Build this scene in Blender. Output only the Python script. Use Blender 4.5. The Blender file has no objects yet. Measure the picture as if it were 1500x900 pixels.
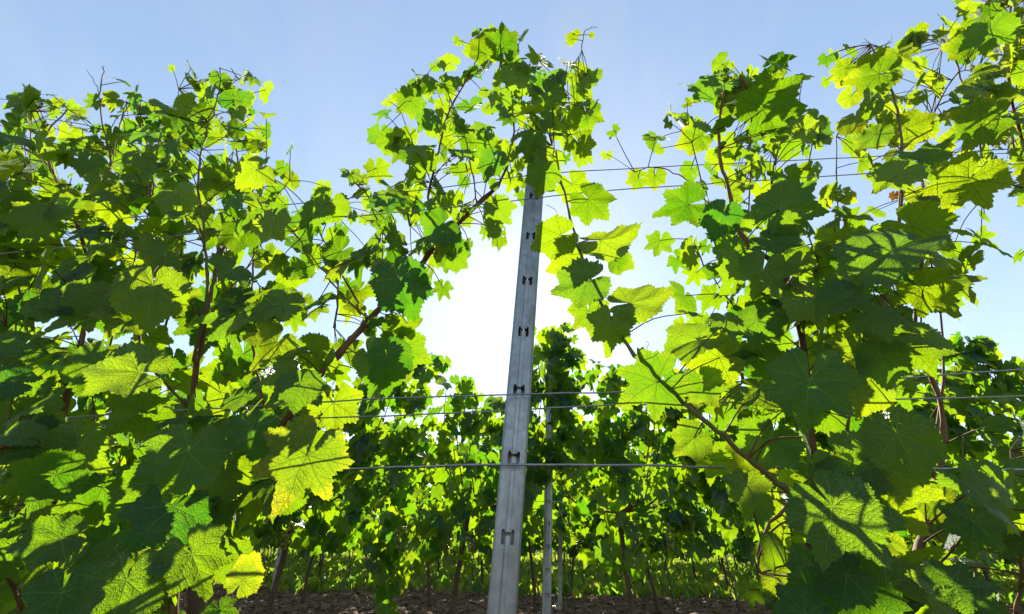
import bpy, bmesh, math, random
import numpy as np
from mathutils import Vector, Matrix
R = math.radians
rng = random.Random(11)
scn = bpy.context.scene
COL = scn.collection

# ------------------------------------------------------------------ camera
CAM_H, FPX, PITCH, ROLL = 0.55, 624.0, R(29.0), R(1.2)
Fw = Vector((0, math.cos(PITCH), math.sin(PITCH)))
R0 = Vector((1, 0, 0)); U0 = Vector((0, -math.sin(PITCH), math.cos(PITCH)))
Rt = R0 * math.cos(ROLL) + U0 * math.sin(ROLL)
Up = -R0 * math.sin(ROLL) + U0 * math.cos(ROLL)
CP = Vector((0, 0, CAM_H))
cd = bpy.data.cameras.new('camera'); cam = bpy.data.objects.new('camera', cd); COL.objects.link(cam)
cd.sensor_width = 36; cd.lens = FPX / 1500 * 36; cd.clip_start = 0.02; cd.clip_end = 3000
m = Matrix((Rt, Up, -Fw)).transposed().to_4x4(); m.translation = CP
cam.matrix_world = m; scn.camera = cam
def ray(px, py): return Fw + Rt * ((px - 750) / FPX) + Up * ((450 - py) / FPX)
SLOPE = -0.05                                   # the rows run very slightly towards the camera on the right
def at(px, py, D):
    """the point of the upright plane of a row (D metres ahead) that lies in direction px, py"""
    d = ray(px, py); t = D / (d.y - SLOPE * d.x)
    return CP + d * t
def depth(p): return (p - CP).dot(Fw)
def project(p):
    q = p - CP; z = q.dot(Fw)
    return 750 + FPX * q.dot(Rt) / z, 450 - FPX * q.dot(Up) / z

# ------------------------------------------------------------------ sky, sun, exposure
SUN = ray(772, 426).normalized()
elev = math.asin(SUN.z); azim = math.atan2(SUN.x, SUN.y)
w = bpy.data.worlds.new('World'); scn.world = w; w.use_nodes = True
nt = w.node_tree; bg = nt.nodes['Background']
sky = nt.nodes.new('ShaderNodeTexSky'); sky.sky_type = 'NISHITA'; sky.sun_disc = False
sky.sun_elevation = elev; sky.sun_rotation = azim
sky.air_density = 1.0; sky.dust_density = 0.22; sky.ozone_density = 1.6; sky.altitude = 200
tc = nt.nodes.new('ShaderNodeTexCoord'); mp = nt.nodes.new('ShaderNodeMapping')
mp.inputs['Scale'].default_value = (2.6, 0.8, 1.2); mp.inputs['Rotation'].default_value = (0.3, 0.5, 0.9)
nz = nt.nodes.new('ShaderNodeTexNoise'); nz.inputs['Scale'].default_value = 1.6; nz.inputs['Detail'].default_value = 6
nz.inputs['Roughness'].default_value = 0.62
rp = nt.nodes.new('ShaderNodeValToRGB'); rp.color_ramp.elements[0].position = 0.47; rp.color_ramp.elements[1].position = 0.86
rp.color_ramp.elements[1].color = (0.45, 0.45, 0.45, 1)
mx = nt.nodes.new('ShaderNodeMix'); mx.data_type = 'RGBA'
hsv = nt.nodes.new('ShaderNodeHueSaturation'); hsv.inputs['Saturation'].default_value = 0.40; hsv.inputs['Value'].default_value = 1.2
L = nt.links.new
L(tc.outputs['Generated'], mp.inputs['Vector']); L(mp.outputs[0], nz.inputs['Vector']); L(nz.outputs['Fac'], rp.inputs[0])
hs2 = nt.nodes.new('ShaderNodeHueSaturation'); hs2.inputs['Saturation'].default_value = 1.12; hs2.inputs['Value'].default_value = 1.27
gm = nt.nodes.new('ShaderNodeGamma'); gm.inputs['Gamma'].default_value = 0.62      # the photograph's softer sky gradient
L(sky.outputs[0], gm.inputs['Color']); L(gm.outputs[0], hs2.inputs['Color']); L(hs2.outputs[0], mx.inputs['A']); L(gm.outputs[0], hsv.inputs['Color']); L(hsv.outputs[0], mx.inputs['B'])
L(rp.outputs[0], mx.inputs['Factor']); L(mx.outputs['Result'], bg.inputs['Color'])
bg.inputs['Strength'].default_value = 0.12
sl = bpy.data.lights.new('sun', 'SUN'); so = bpy.data.objects.new('sun', sl); COL.objects.link(so)
sl.energy = 5.0; sl.angle = R(0.5); sl.color = (1.0, 0.95, 0.86)
so.rotation_euler = SUN.to_track_quat('Z', 'Y').to_euler()
vs = scn.view_settings; vs.view_transform = 'Standard'; vs.look = 'None'; vs.exposure = 1.5; vs.gamma = 1

# ------------------------------------------------------------------ object helpers
def tag(o, label=None, cat=None, group=None, kind=None):
    if label: o['label'] = label
    if cat: o['category'] = cat
    if group: o['group'] = group
    if kind: o['kind'] = kind
    return o
def link(name, me, parent=None, mats=()):
    for mt in mats: me.materials.append(mt)
    o = bpy.data.objects.new(name, me); COL.objects.link(o)
    if parent is not None:
        o.parent = parent; o.matrix_parent_inverse = Matrix.Translation(-parent.location)
    return o
def empty(name, loc, label, cat, group=None):
    o = bpy.data.objects.new(name, None); COL.objects.link(o); o.location = loc; o.empty_display_size = 0.1
    return tag(o, label, cat, group)
def np_mesh(name, V, F, uv=None, matidx=None, smooth=True):
    """mesh from arrays: V (n,3), F list of (k, sides) arrays"""
    me = bpy.data.meshes.new(name)
    V = np.asarray(V, dtype=np.float32); me.vertices.add(len(V)); me.vertices.foreach_set('co', V.ravel())
    Fs = F if isinstance(F, list) else [F]
    li = np.concatenate([f.ravel() for f in Fs]).astype(np.int32)
    tot = np.concatenate([np.full(len(f), f.shape[1]) for f in Fs]).astype(np.int32)
    st = np.concatenate([[0], np.cumsum(tot)[:-1]]).astype(np.int32)
    me.loops.add(len(li)); me.loops.foreach_set('vertex_index', li)
    me.polygons.add(len(tot)); me.polygons.foreach_set('loop_start', st); me.polygons.foreach_set('loop_total', tot)
    if matidx is not None: me.polygons.foreach_set('material_index', np.asarray(matidx, dtype=np.int32))
    me.polygons.foreach_set('use_smooth', np.full(len(tot), smooth))
    if uv is not None:
        ul = me.uv_layers.new(name='UVMap'); ul.data.foreach_set('uv', np.asarray(uv, dtype=np.float32)[li].ravel())
    me.update(calc_edges=True)
    return me
class Tubes:
    """collects tubes into one mesh, each with a material index"""
    def __init__(s): s.V = []; s.F = []; s.M = []; s.n = 0
    def add(s, pts, rad, sides=6, mat=0, cap=True, lump=0.0):
        pts = [Vector(p) for p in pts]; k = len(pts)
        if not hasattr(rad, '__len__'): rad = [rad] * k
        ref = Vector((0.31, 0.11, 0.94)); base = s.n
        for i, p in enumerate(pts):
            d = (pts[min(i + 1, k - 1)] - pts[max(i - 1, 0)]).normalized()
            a = d.cross(ref)
            if a.length < 0.05: a = d.cross(Vector((1, 0, 0)))
            a.normalize(); b = d.cross(a)
            for j in range(sides):
                t = 2 * math.pi * j / sides; r = rad[i] * (1 + (rng.random() - .5) * lump)
                s.V.append(p + a * (math.cos(t) * r) + b * (math.sin(t) * r))
            if i:
                for j in range(sides):
                    q = (base + (i - 1) * sides + j, base + (i - 1) * sides + (j + 1) % sides,
                         base + i * sides + (j + 1) % sides, base + i * sides + j)
                    s.F.append(q); s.M.append(mat)
        s.n = base + k * sides
        if cap:
            for e, c in ((0, pts[0]), (k - 1, pts[-1])):
                s.V.append(c); ci = s.n; s.n += 1
                for j in range(sides):
                    a_, b_ = base + e * sides + j, base + e * sides + (j + 1) % sides
                    s.F.append((a_, b_, ci, ci) if e else (b_, a_, ci, ci)); s.M.append(mat)
    def mesh(s, name):
        me = bpy.data.meshes.new(name)
        F = [f if f[2] != f[3] else f[:3] for f in s.F]
        me.from_pydata([tuple(v) for v in s.V], [], F)
        me.polygons.foreach_set('material_index', s.M); me.polygons.foreach_set('use_smooth', [True] * len(F))
        me.update(); return me
def smooth_path(pts, n=6):
    """Catmull-Rom through pts"""
    P = [Vector(p) for p in pts]; P = [P[0] * 2 - P[1]] + P + [P[-1] * 2 - P[-2]]; out = []
    for i in range(1, len(P) - 2):
        for k in range(n):
            t = k / n; a, b, c, d = P[i - 1], P[i], P[i + 1], P[i + 2]
            out.append(0.5 * ((2 * b) + (c - a) * t + (2 * a - 5 * b + 4 * c - d) * t * t + (3 * b - a - 3 * c + d) * t ** 3))
    out.append(P[-2]); return out

# ------------------------------------------------------------------ node helpers
class NT:
    def __init__(s, name):
        s.m = bpy.data.materials.new(name); s.m.use_nodes = True; s.t = s.m.node_tree; s.t.nodes.clear()
        s.out = s.t.nodes.new('ShaderNodeOutputMaterial')
    def node(s, ty, **kw):
        n = s.t.nodes.new(ty)
        for k, v in kw.items(): setattr(n, k, v)
        return n
    def put(s, sock, v):
        if isinstance(v, bpy.types.NodeSocket): s.t.links.new(v, sock)
        else: sock.default_value = v
    def math(s, op, a, b=0.0, c=0.0, clamp=False):
        n = s.node('ShaderNodeMath', operation=op, use_clamp=clamp)
        s.put(n.inputs[0], a); s.put(n.inputs[1], b)
        if len(n.inputs) > 2: s.put(n.inputs[2], c)
        return n.outputs[0]
    def mix(s, f, a, b, blend='MIX'):
        n = s.node('ShaderNodeMix', data_type='RGBA', blend_type=blend)
        s.put(n.inputs[0], f)
        for so_, v in ((n.inputs[6], a), (n.inputs[7], b)): s.put(so_, (*v, 1) if isinstance(v, tuple) and len(v) == 3 else v)
        return n.outputs[2]
    def range(s, v, a, b, c=0.0, d=1.0, smooth=False):
        n = s.node('ShaderNodeMapRange'); n.interpolation_type = 'SMOOTHSTEP' if smooth else 'LINEAR'
        for i, x in enumerate((v, a, b, c, d)): s.put(n.inputs[i], x)
        return n.outputs[0]
    def noise(s, vec, scale, detail=3, rough=.5):
        n = s.node('ShaderNodeTexNoise'); s.put(n.inputs['Vector'], vec); s.put(n.inputs['Scale'], scale)
        n.inputs['Detail'].default_value = detail; n.inputs['Roughness'].default_value = rough
        return n.outputs['Fac']
    def bump(s, h, strength, dist=0.002):
        n = s.node('ShaderNodeBump'); s.put(n.inputs['Strength'], strength); n.inputs['Distance'].default_value = dist
        s.put(n.inputs['Height'], h); return n.outputs[0]
    def principled(s, col, rough, nrm=None, metal=0.0, spec=0.5):
        n = s.node('ShaderNodeBsdfPrincipled'); s.put(n.inputs['Base Color'], (*col, 1) if isinstance(col, tuple) and len(col) == 3 else col)
        s.put(n.inputs['Roughness'], rough); s.put(n.inputs['Metallic'], metal); s.put(n.inputs['Specular IOR Level'], spec)
        if nrm is not None: s.put(n.inputs['Normal'], nrm)
        return n.outputs[0]
    def done(s, sh): s.t.links.new(sh, s.out.inputs[0]); return s.m

def leaf_material(name, detail=True, island=False):
    n = NT(name)
    uv = n.node('ShaderNodeUVMap').outputs[0]
    sep = n.node('ShaderNodeSeparateXYZ'); n.put(sep.inputs[0], uv)
    x = n.math('MULTIPLY_ADD', sep.outputs[0], 2.0, -1.0); y = n.math('MULTIPLY_ADD', sep.outputs[1], 2.0, -1.0)
    r = n.math('SQRT', n.math('ADD', n.math('MULTIPLY', x, x), n.math('MULTIPLY', y, y)))
    oi = n.node('ShaderNodeObjectInfo')
    rnd = n.node('ShaderNodeNewGeometry').outputs['Random Per Island'] if island else oi.outputs['Random']
    geo = n.node('ShaderNodeNewGeometry'); back = geo.outputs['Backfacing']
    csep = n.node('ShaderNodeSeparateColor'); n.put(csep.inputs[0], oi.outputs['Color'])
    yel, red = csep.outputs[1], csep.outputs[2]
    off = n.math('MULTIPLY', rnd, 37.0)
    comb = n.node('ShaderNodeCombineXYZ'); n.put(comb.inputs[0], x); n.put(comb.inputs[1], y); n.put(comb.inputs[2], off)
    P = comb.outputs[0]
    if detail:
        wob = n.math('MULTIPLY', n.math('SUBTRACT', n.noise(P, 1.7, 2), .5), 0.34)
        th = n.math('ADD', n.math('ARCTAN2', x, y), wob)
        A = R(50)
        k = n.math('ROUND', n.math('DIVIDE', th, A))
        k = n.math('MAXIMUM', n.math('MINIMUM', k, 3.0), -3.0)
        d = n.math('SUBTRACT', th, n.math('MULTIPLY', k, A))
        u = n.math('MULTIPLY', r, n.math('COSINE', d)); v = n.math('ABSOLUTE', n.math('MULTIPLY', r, n.math('SINE', d)))
        wid = n.math('MULTIPLY_ADD', r, -0.009, 0.013)
        main = n.math('SUBTRACT', 1.0, n.range(v, n.math('MULTIPLY', wid, .25), wid, smooth=True))
        uw = n.math('ADD', u, n.math('MULTIPLY', n.math('SUBTRACT', n.noise(P, 3.2, 2), .5), 0.16))
        ph = n.math('FRACT', n.math('DIVIDE', n.math('SUBTRACT', n.math('ADD', uw, n.math('MULTIPLY', k, .037)), n.math('MULTIPLY', v, 1.05)), 0.165))
        tri = n.math('ABSOLUTE', n.math('SUBTRACT', ph, 0.5))
        sec = n.range(tri, 0.455, 0.49, smooth=True)
        sec = n.math('MULTIPLY', sec, n.range(v, 0.26, 0.10))
        vo = n.node('ShaderNodeTexVoronoi', feature='DISTANCE_TO_EDGE'); n.put(vo.inputs['Vector'], P); vo.inputs['Scale'].default_value = 17
        ter = n.math('SUBTRACT', 1.0, n.range(vo.outputs['Distance'], 0.0, 0.07, smooth=True))
        vein = n.math('MAXIMUM', main, n.math('MULTIPLY', sec, 0.55))
        vein = n.math('MAXIMUM', vein, n.math('MULTIPLY', ter, 0.32))
        big = n.math('MAXIMUM', main, n.math('MULTIPLY', sec, .5))
        puck = n.noise(P, 9.0, 3, .6)
        pillow = n.math('MULTIPLY', n.math('MINIMUM', n.math('SUBTRACT', 0.5, tri), 0.25), 1.1)
        h = n.math('SUBTRACT', n.math('ADD', n.math('MULTIPLY', puck, 0.9), pillow), n.math('MULTIPLY', big, .8))
        h = n.math('ADD', h, n.math('MULTIPLY', n.math('MINIMUM', vo.outputs['Distance'], .12), 3.0))
        nrm = n.bump(h, 0.65, 0.0026)
    else:
        main = n.math('SUBTRACT', 1.0, n.range(n.math('ABSOLUTE', x), 0.0, 0.05)); vein = n.math('MULTIPLY', main, .6); big = vein
        nrm = n.bump(n.noise(P, 5.0, 2), 0.4, 0.004)
    blot = n.range(n.noise(P, 2.2, 3, .6), 0.38, 0.66)
    up = n.mix(rnd, (0.007, 0.052, 0.022), (0.012, 0.070, 0.015))
    up = n.mix(n.math('MULTIPLY', blot, .5), up, (0.018, 0.085, 0.016))
    up = n.mix(n.math('MULTIPLY', vein, .9), up, (0.26, 0.38, 0.15))
    und = n.mix(rnd, (0.036, 0.092, 0.034), (0.050, 0.108, 0.034))
    und = n.mix(n.math('MULTIPLY', vein, .45), und, (0.15, 0.19, 0.09))
    col = n.mix(back, up, und)
    tr = n.mix(rnd, (0.060, 0.235, 0.003), (0.300, 0.430, 0.002))
    tr = n.mix(n.math('MULTIPLY', blot, .22), tr, (0.34, 0.43, 0.005))
    # yellowing from the margin inwards, browning spots and reddening, by leaf
    edge = n.range(n.math('ADD', r, n.math('MULTIPLY', n.noise(P, 7.0, 4, .7), .9)), 0.80, 1.30, smooth=True)
    fy = n.math('MULTIPLY', n.math('MULTIPLY_ADD', edge, .75, .25), yel)
    tr = n.mix(fy, tr, (0.58, 0.52, 0.008)); col = n.mix(fy, col, (0.24, 0.23, 0.035))
    spot = n.range(n.noise(P, 8.0, 4, .6), 0.70, 0.74); spot = n.math('MULTIPLY', spot, n.range(rnd, .35, .5))
    tr = n.mix(spot, tr, (0.10, 0.04, 0.006)); col = n.mix(spot, col, (0.09, 0.045, 0.018))
    tr = n.mix(red, tr, (0.16, 0.012, 0.006)); col = n.mix(red, col, (0.08, 0.014, 0.010))
    tr = n.mix(n.math('MULTIPLY', vein, n.math('MULTIPLY_ADD', back, .40, .22)), tr, (0.07, 0.13, 0.006))
    ps = n.principled(col, n.math('MULTIPLY_ADD', back, .28, .30), nrm, spec=.45)
    tl = n.node('ShaderNodeBsdfTranslucent'); n.put(tl.inputs[0], tr); n.put(tl.inputs['Normal'], nrm)
    ms = n.node('ShaderNodeMixShader'); ms.inputs[0].default_value = 0.60
    n.put(ms.inputs[1], ps); n.put(ms.inputs[2], tl.outputs[0])
    return n.done(ms.outputs[0])
M = {}
M['leaf'] = leaf_material('vine_leaf')
M['leaf_far'] = leaf_material('vine_leaf_far', False)
M['foliage'] = leaf_material('vine_foliage', False, True)
M['foliage_near'] = leaf_material('vine_foliage_near', True, True)
def simple(name, c1, c2, scale, rough=.7, metal=0., bump=.4, dist=.003, stretch=(1, 1, 1), spec=.4, detail=5):
    n = NT(name); tcn = n.node('ShaderNodeTexCoord').outputs['Object']
    mpn = n.node('ShaderNodeMapping'); n.put(mpn.inputs[0], tcn); mpn.inputs['Scale'].default_value = stretch
    f = n.noise(mpn.outputs[0], scale, detail, .62)
    c = n.mix(n.range(f, .3, .7), c1, c2)
    return n.done(n.principled(c, rough, n.bump(f, bump, dist), metal, spec))
M['cane'] = simple('cane_bark', (0.085, 0.040, 0.018), (0.22, 0.115, 0.05), 60, .75, spec=.2, stretch=(1, 1, .15))
M['green_shoot'] = simple('green_shoot', (0.10, 0.12, 0.03), (0.17, 0.09, 0.04), 30, .65, spec=.2)
M['petiole'] = simple('petiole', (0.13, 0.03, 0.022), (0.16, 0.10, 0.04), 25, .7, spec=.12)
M['tendril'] = simple('tendril', (0.16, 0.20, 0.05), (0.15, 0.11, 0.04), 20, .8, spec=.05)
M['dry'] = simple('dry_tendril', (0.04, 0.022, 0.012), (0.09, 0.05, 0.03), 60, .8)
M['bark'] = simple('vine_bark', (0.045, 0.026, 0.016), (0.15, 0.09, 0.055), 45, .9, bump=1., dist=.01, stretch=(1, 1, .12))
M['wire'] = simple('wire_steel', (0.22, 0.23, 0.25), (0.36, 0.37, 0.40), 90, .42, .75, .2)
M['stake'] = simple('stake_iron', (0.10, 0.10, 0.10), (0.19, 0.17, 0.15), 50, .55, .5)
M['guard'] = simple('blue_guard', (0.03, 0.10, 0.22), (0.05, 0.14, 0.28), 30, .5)
# grapes
n = NT('grape_skin'); oi = n.node('ShaderNodeNewGeometry')
c = n.mix(oi.outputs['Random Per Island'], (0.20, 0.26, 0.05), (0.30, 0.26, 0.07))
p_ = n.node('ShaderNodeBsdfPrincipled'); n.put(p_.inputs['Base Color'], c); p_.inputs['Roughness'].default_value = .35
tlg = n.node('ShaderNodeBsdfTranslucent'); n.put(tlg.inputs[0], n.mix(0.0, (0.5, 0.5, 0.08), (0, 0, 0)))
ms_ = n.node('ShaderNodeMixShader'); ms_.inputs[0].default_value = .4; n.put(ms_.inputs[1], p_.outputs[0]); n.put(ms_.inputs[2], tlg.outputs[0])
M['grape'] = n.done(ms_.outputs[0])
# galvanised steel: spangle, streaks, dull patches
n = NT('galvanised_steel'); tcn = n.node('ShaderNodeTexCoord').outputs['Object']
vo = n.node('ShaderNodeTexVoronoi', feature='F1'); n.put(vo.inputs['Vector'], tcn); vo.inputs['Scale'].default_value = 95
sp = n.node('ShaderNodeSeparateColor'); n.put(sp.inputs[0], vo.outputs['Color'])
mpn = n.node('ShaderNodeMapping'); n.put(mpn.inputs[0], tcn); mpn.inputs['Scale'].default_value = (1, 1, .08)
strk = n.noise(mpn.outputs[0], 60, 4, .6); pat = n.noise(tcn, 16, 4, .6)
c = n.mix(sp.outputs[0], (0.26, 0.28, 0.295), (0.35, 0.37, 0.385))
c = n.mix(n.math('MULTIPLY', n.range(pat, .45, .7), .55), c, (0.17, 0.185, 0.19))
c = n.mix(n.math('MULTIPLY', n.range(strk, .5, .75), .3), c, (0.42, 0.43, 0.43))
rust = n.math('MULTIPLY', n.range(n.noise(mpn.outputs[0], 70, 3, .6), .60, .72), n.range(pat, .5, .6))
c = n.mix(n.math('MULTIPLY', rust, .6), c, (0.30, 0.20, 0.14))
M['zinc'] = n.done(n.principled(c, n.range(sp.outputs[1], 0, 1, .36, .48), n.bump(n.math('ADD', strk, pat), .25, .0008), .72))
# ground
n = NT('soil_and_grass'); tcn = n.node('ShaderNodeTexCoord').outputs['Object']
f = n.noise(tcn, 5, 8, .7); g = n.noise(tcn, 1.1, 4, .6); f3 = n.noise(tcn, 38, 5, .7)
soil = n.mix(n.range(f, .3, .7), (0.090, 0.052, 0.032), (0.20, 0.13, 0.082))
soil = n.mix(n.math('MULTIPLY', n.range(f3, .5, .75), .5), soil, (0.23, 0.185, 0.14))
grass = n.mix(n.range(f3, .3, .7), (0.040, 0.080, 0.014), (0.10, 0.13, 0.030))
sy = n.node('ShaderNodeSeparateXYZ'); n.put(sy.inputs[0], tcn)
yy = n.math('SUBTRACT', sy.outputs[1], n.math('MULTIPLY', sy.outputs[0], SLOPE))
per = n.math('ABSOLUTE', n.math('SUBTRACT', n.math('FRACT', n.math('ADD', n.math('DIVIDE', n.math('SUBTRACT', yy, 0.78), 2.1), 0.5)), .5))
strip = n.range(n.math('ADD', per, n.math('MULTIPLY', n.math('SUBTRACT', g, .5), .25)), .10, .17)
farm = n.range(yy, 6.0, 6.5)
M['ground'] = n.done(n.principled(n.mix(n.math('MULTIPLY', strip, farm), soil, grass), .95,
                     n.bump(n.math('ADD', f, n.math('MULTIPLY', f3, .4)), .9, .06), spec=.0))
M['clod'] = simple('soil_clod', (0.088, 0.050, 0.030), (0.24, 0.155, 0.10), 25, .95, bump=.8, dist=.01, spec=.1)
n = NT('grass_blade'); geo = n.node('ShaderNodeNewGeometry')
c = n.mix(geo.outputs['Random Per Island'], (0.035, 0.085, 0.012), (0.12, 0.14, 0.035))
pb = n.principled(c, .5); tl = n.node('ShaderNodeBsdfTranslucent')
n.put(tl.inputs[0], n.mix(geo.outputs['Random Per Island'], (0.22, 0.50, 0.01), (0.55, 0.55, 0.05)))
ms_ = n.node('ShaderNodeMixShader'); ms_.inputs[0].default_value = .5; n.put(ms_.inputs[1], pb); n.put(ms_.inputs[2], tl.outputs[0])
M['grass'] = n.done(ms_.outputs[0])
n = NT('dry_straw'); pb = n.principled((0.32, 0.22, 0.11), .8); M['straw'] = n.done(pb)

# ------------------------------------------------------------------ leaf shapes
def leaf_arrays(seed, NO, rings, teeth=True, style=None):
    """a lobed, toothed vine leaf: petiole junction at the origin, tip along +Y, upper side +Z, tip about 1 unit away"""
    r_ = random.Random(seed)
    cut = r_.choice((.10, .18, .26, .34, .40, .46)) if style is None else style[0]      # depth of the bays between the lobes
    fold = r_.uniform(-.15, .55) if style is None else style[1]
    droop = r_.uniform(.10, .85) if style is None else style[2]
    peaks = [(0, 1.0), (50, r_.uniform(.82, .94)), (100, r_.uniform(.68, .82)), (148, r_.uniform(.54, .70))]
    p1, p2, p3 = r_.uniform(0, 6.28), r_.uniform(0, 6.28), r_.uniform(0, 6.28)
    asym = r_.uniform(-.06, .06)
    def lobes(a):
        s_ = abs(a)
        for (a0, r0), (a1, r1) in zip(peaks, peaks[1:] + [(180, .10)]):
            if s_ <= a1:
                t = (s_ - a0) / (a1 - a0); base = r0 + (r1 - r0) * (t if a1 < 180 else t ** 3.2)
                dip = cut * (1 if a0 == 0 else .8 if a0 == 50 else .35) if a1 < 180 else 0
                return base * (1 - dip * math.sin(math.pi * t) ** 1.5)
        return .3
    outl = []
    if teeth:
        fine = NO > 60; a = -174.0; k_ = 0; knots = []
        while a < 174:                                   # teeth of uneven width, every third or so a larger one
            wd = (r_.uniform(4.5, 9.5) if fine else r_.uniform(12, 20)) * (1.5 if k_ % 3 == 0 else .8)
            am = wd * r_.uniform(.0042, .0072) * (1 if fine else .45) * (.4 if abs(a) > 155 else 1)
            pk = .62 if a > 0 else .38
            knots += [(a, -am * .45), (a + wd * pk, am)] + ([(a + wd * (pk + (1 - pk) * .5 if a > 0 else pk * .5), am * .25)] if fine else []); a += wd; k_ += 1
        knots = sorted(knots)[:NO - 1]; knots = [q for q in knots if q[0] <= 173]; NO = len(knots)
    else: knots = [(-174 + 348 * i / (NO - 1), 0) for i in range(NO)]
    for a, tooth in knots:
        ra = lobes(a) * (1 + asym * (1 if a > 0 else -1))
        ra *= 1 + .018 * math.sin(R(a) * 5 + p1)
        outl.append((R(a), ra, tooth))
    fr = [(k + 1) / rings for k in range(rings)]
    if rings >= 5: fr = [.12, .30, .50, .68, .84, .93, 1.0][:7]
    V = [(0, 0, 0)]; 
    for k, q in enumerate(fr):
        for (a, ra, tooth) in outl:
            rr = (ra + (tooth if k == len(fr) - 1 else 0)) * q
            V.append((rr * math.sin(a), rr * math.cos(a), 0))
    V = np.array(V); UV = V[:, :2] * .5 / 1.12 + .5
    x, y = V[:, 0].copy(), V[:, 1].copy(); rr = np.hypot(x, y); th = np.arctan2(x, y)
    fa = th - np.clip(np.round(th / R(50)), -3, 3) * R(50)
    asp = r_.uniform(.88, 1.10); x *= asp; 
    z = .045 * rr * (np.cos(fa / R(25) * math.pi) * -.5 + .5) * 1.1            # blade domed between the veins
    z += fold * .55 * np.abs(x)                                           # fold along the midrib
    z -= droop * .30 * rr ** 2 + droop * .22 * np.clip(y, 0, 2) ** 2.5         # tip and rim droop
    z += .12 * rr ** 2 * np.sin(th * 2 + p2) + .075 * rr ** 3 * np.sin(th * 5 + p3)
    z += .030 * rr * np.sin(x * 11 + p1) * np.cos(y * 9 + p2)
    V = np.stack([x, y, z], 1)
    F3 = np.array([(0, 1 + i + 1, 1 + i) for i in range(NO - 1)])
    F4 = np.array([(1 + k * NO + i, 1 + k * NO + i + 1, 1 + (k + 1) * NO + i + 1, 1 + (k + 1) * NO + i) for k in range(len(fr) - 1) for i in range(NO - 1)])
    return V, ([F3, F4] if len(F4) else [F3]), UV
def leaf_mesh(seed, NO, rings, mat, holes=0, **kw):
    V, F, UV = leaf_arrays(seed, NO, rings, **kw)
    if holes:                                             # bites taken by insects
        r_ = random.Random(seed + 9); drop = set(); no = int((len(F[1]) / 5)) 
        for _ in range(holes):
            k_ = r_.randrange(2, 5); i_ = r_.randrange(4, no - 6)
            for q in range(r_.randrange(1, 4)): drop.add(k_ * no + i_ + q)
            if r_.random() < .5: drop.add(min(k_ + 1, 4) * no + i_ + 1)
        F = [F[0], np.array([f for j, f in enumerate(F[1]) if j not in drop])]
    F = [f[:, ::-1] if np.cross(V[f[0][1]] - V[f[0][0]], V[f[0][2]] - V[f[0][0]])[2] < 0 else f for f in F]
    me = np_mesh('leaf', V, F, UV); me.materials.append(mat); return me
HI = [leaf_mesh(100 + i, 181, 6, M['leaf'], holes=(0, 0, 3, 0, 6)[i % 5]) for i in range(26)]
HI_FLAT = [leaf_mesh(300 + i, 181, 6, M['leaf'], style=(.16 + .06 * i, (.1, .3, -.1, .35, .2)[i], (.3, .6, .45, .7, .5)[i])) for i in range(5)]
HI_FOLD = [leaf_mesh(330 + i, 181, 6, M['leaf'], style=(.12, .75, .9)) for i in range(4)]
MID = [leaf_mesh(150 + i, 60, 2, M['leaf_far']) for i in range(10)]
LOW_ = [leaf_arrays(180 + i, 21, 1, teeth=False, style=(.30, .4, .6)) for i in range(6)]
NEAR_ = [leaf_arrays(210 + i, 120, 3) for i in range(5)]
def leaf_matrix(pos, N, T, s):
    N = N.normalized(); T = (T - N * T.dot(N))
    if T.length < 1e-3: T = N.orthogonal()
    T.normalize(); X = T.cross(N)
    mm = Matrix((X, T, N)).transposed()
    return Matrix.Translation(pos) @ (mm * s).to_4x4()
def put_leaf(meshes, pos, N, T, s, parent, yel=0., red=0.):
    me = meshes if isinstance(meshes, bpy.types.Mesh) else rng.choice(meshes)
    o = bpy.data.objects.new('leaf', me); COL.objects.link(o)
    mw = leaf_matrix(pos, N, T, s)
    o.parent = parent; o.matrix_local = Matrix.Translation(-parent.location) @ mw
    o.color = (1, yel, red, 1); return o
def joined_leaves(name, items, mat, LOW=None):
    """items: list of (pos, N, T, s): one mesh"""
    Vs, Fs, Us, b = [], [], [], 0
    for (pos, N, T, s) in items:
        V, F, UV = (LOW or LOW_)[rng.randrange(len(LOW or LOW_))]; F = [np.concatenate([F[0]] + [np.concatenate([q[:, :3], q[:, [0, 2, 3]]]) for q in F[1:]])]
        m_ = np.array(leaf_matrix(pos, N, T, s))
        Vs.append(V @ m_[:3, :3].T + m_[:3, 3]); Fs.append(F[0] + b); Us.append(UV); b += len(V)
    me = np_mesh(name, np.concatenate(Vs), np.concatenate(Fs), np.concatenate(Us)); me.materials.append(mat)
    return me
def rv(a=1.0): return Vector((rng.gauss(0, a), rng.gauss(0, a), rng.gauss(0, a)))
def canopy_frame(front):
    """normal and tip direction of a leaf growing on the near (shaded) or far (sunny) side of the row"""
    if rng.random() < .18: N = Vector((rng.uniform(-1, 1), rng.uniform(-.6, .6), .6))
    elif front: N = Vector((rng.gauss(0, .5), -.72, rng.uniform(-.35, .75)))
    else: N = Vector((rng.gauss(0, .45), .80, rng.uniform(0, .95)))
    N = N + rv(.12)
    T = Vector((rng.gauss(0, .6), -.35 if front else .35, -1)) + rv(.15)
    return N, T

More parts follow.
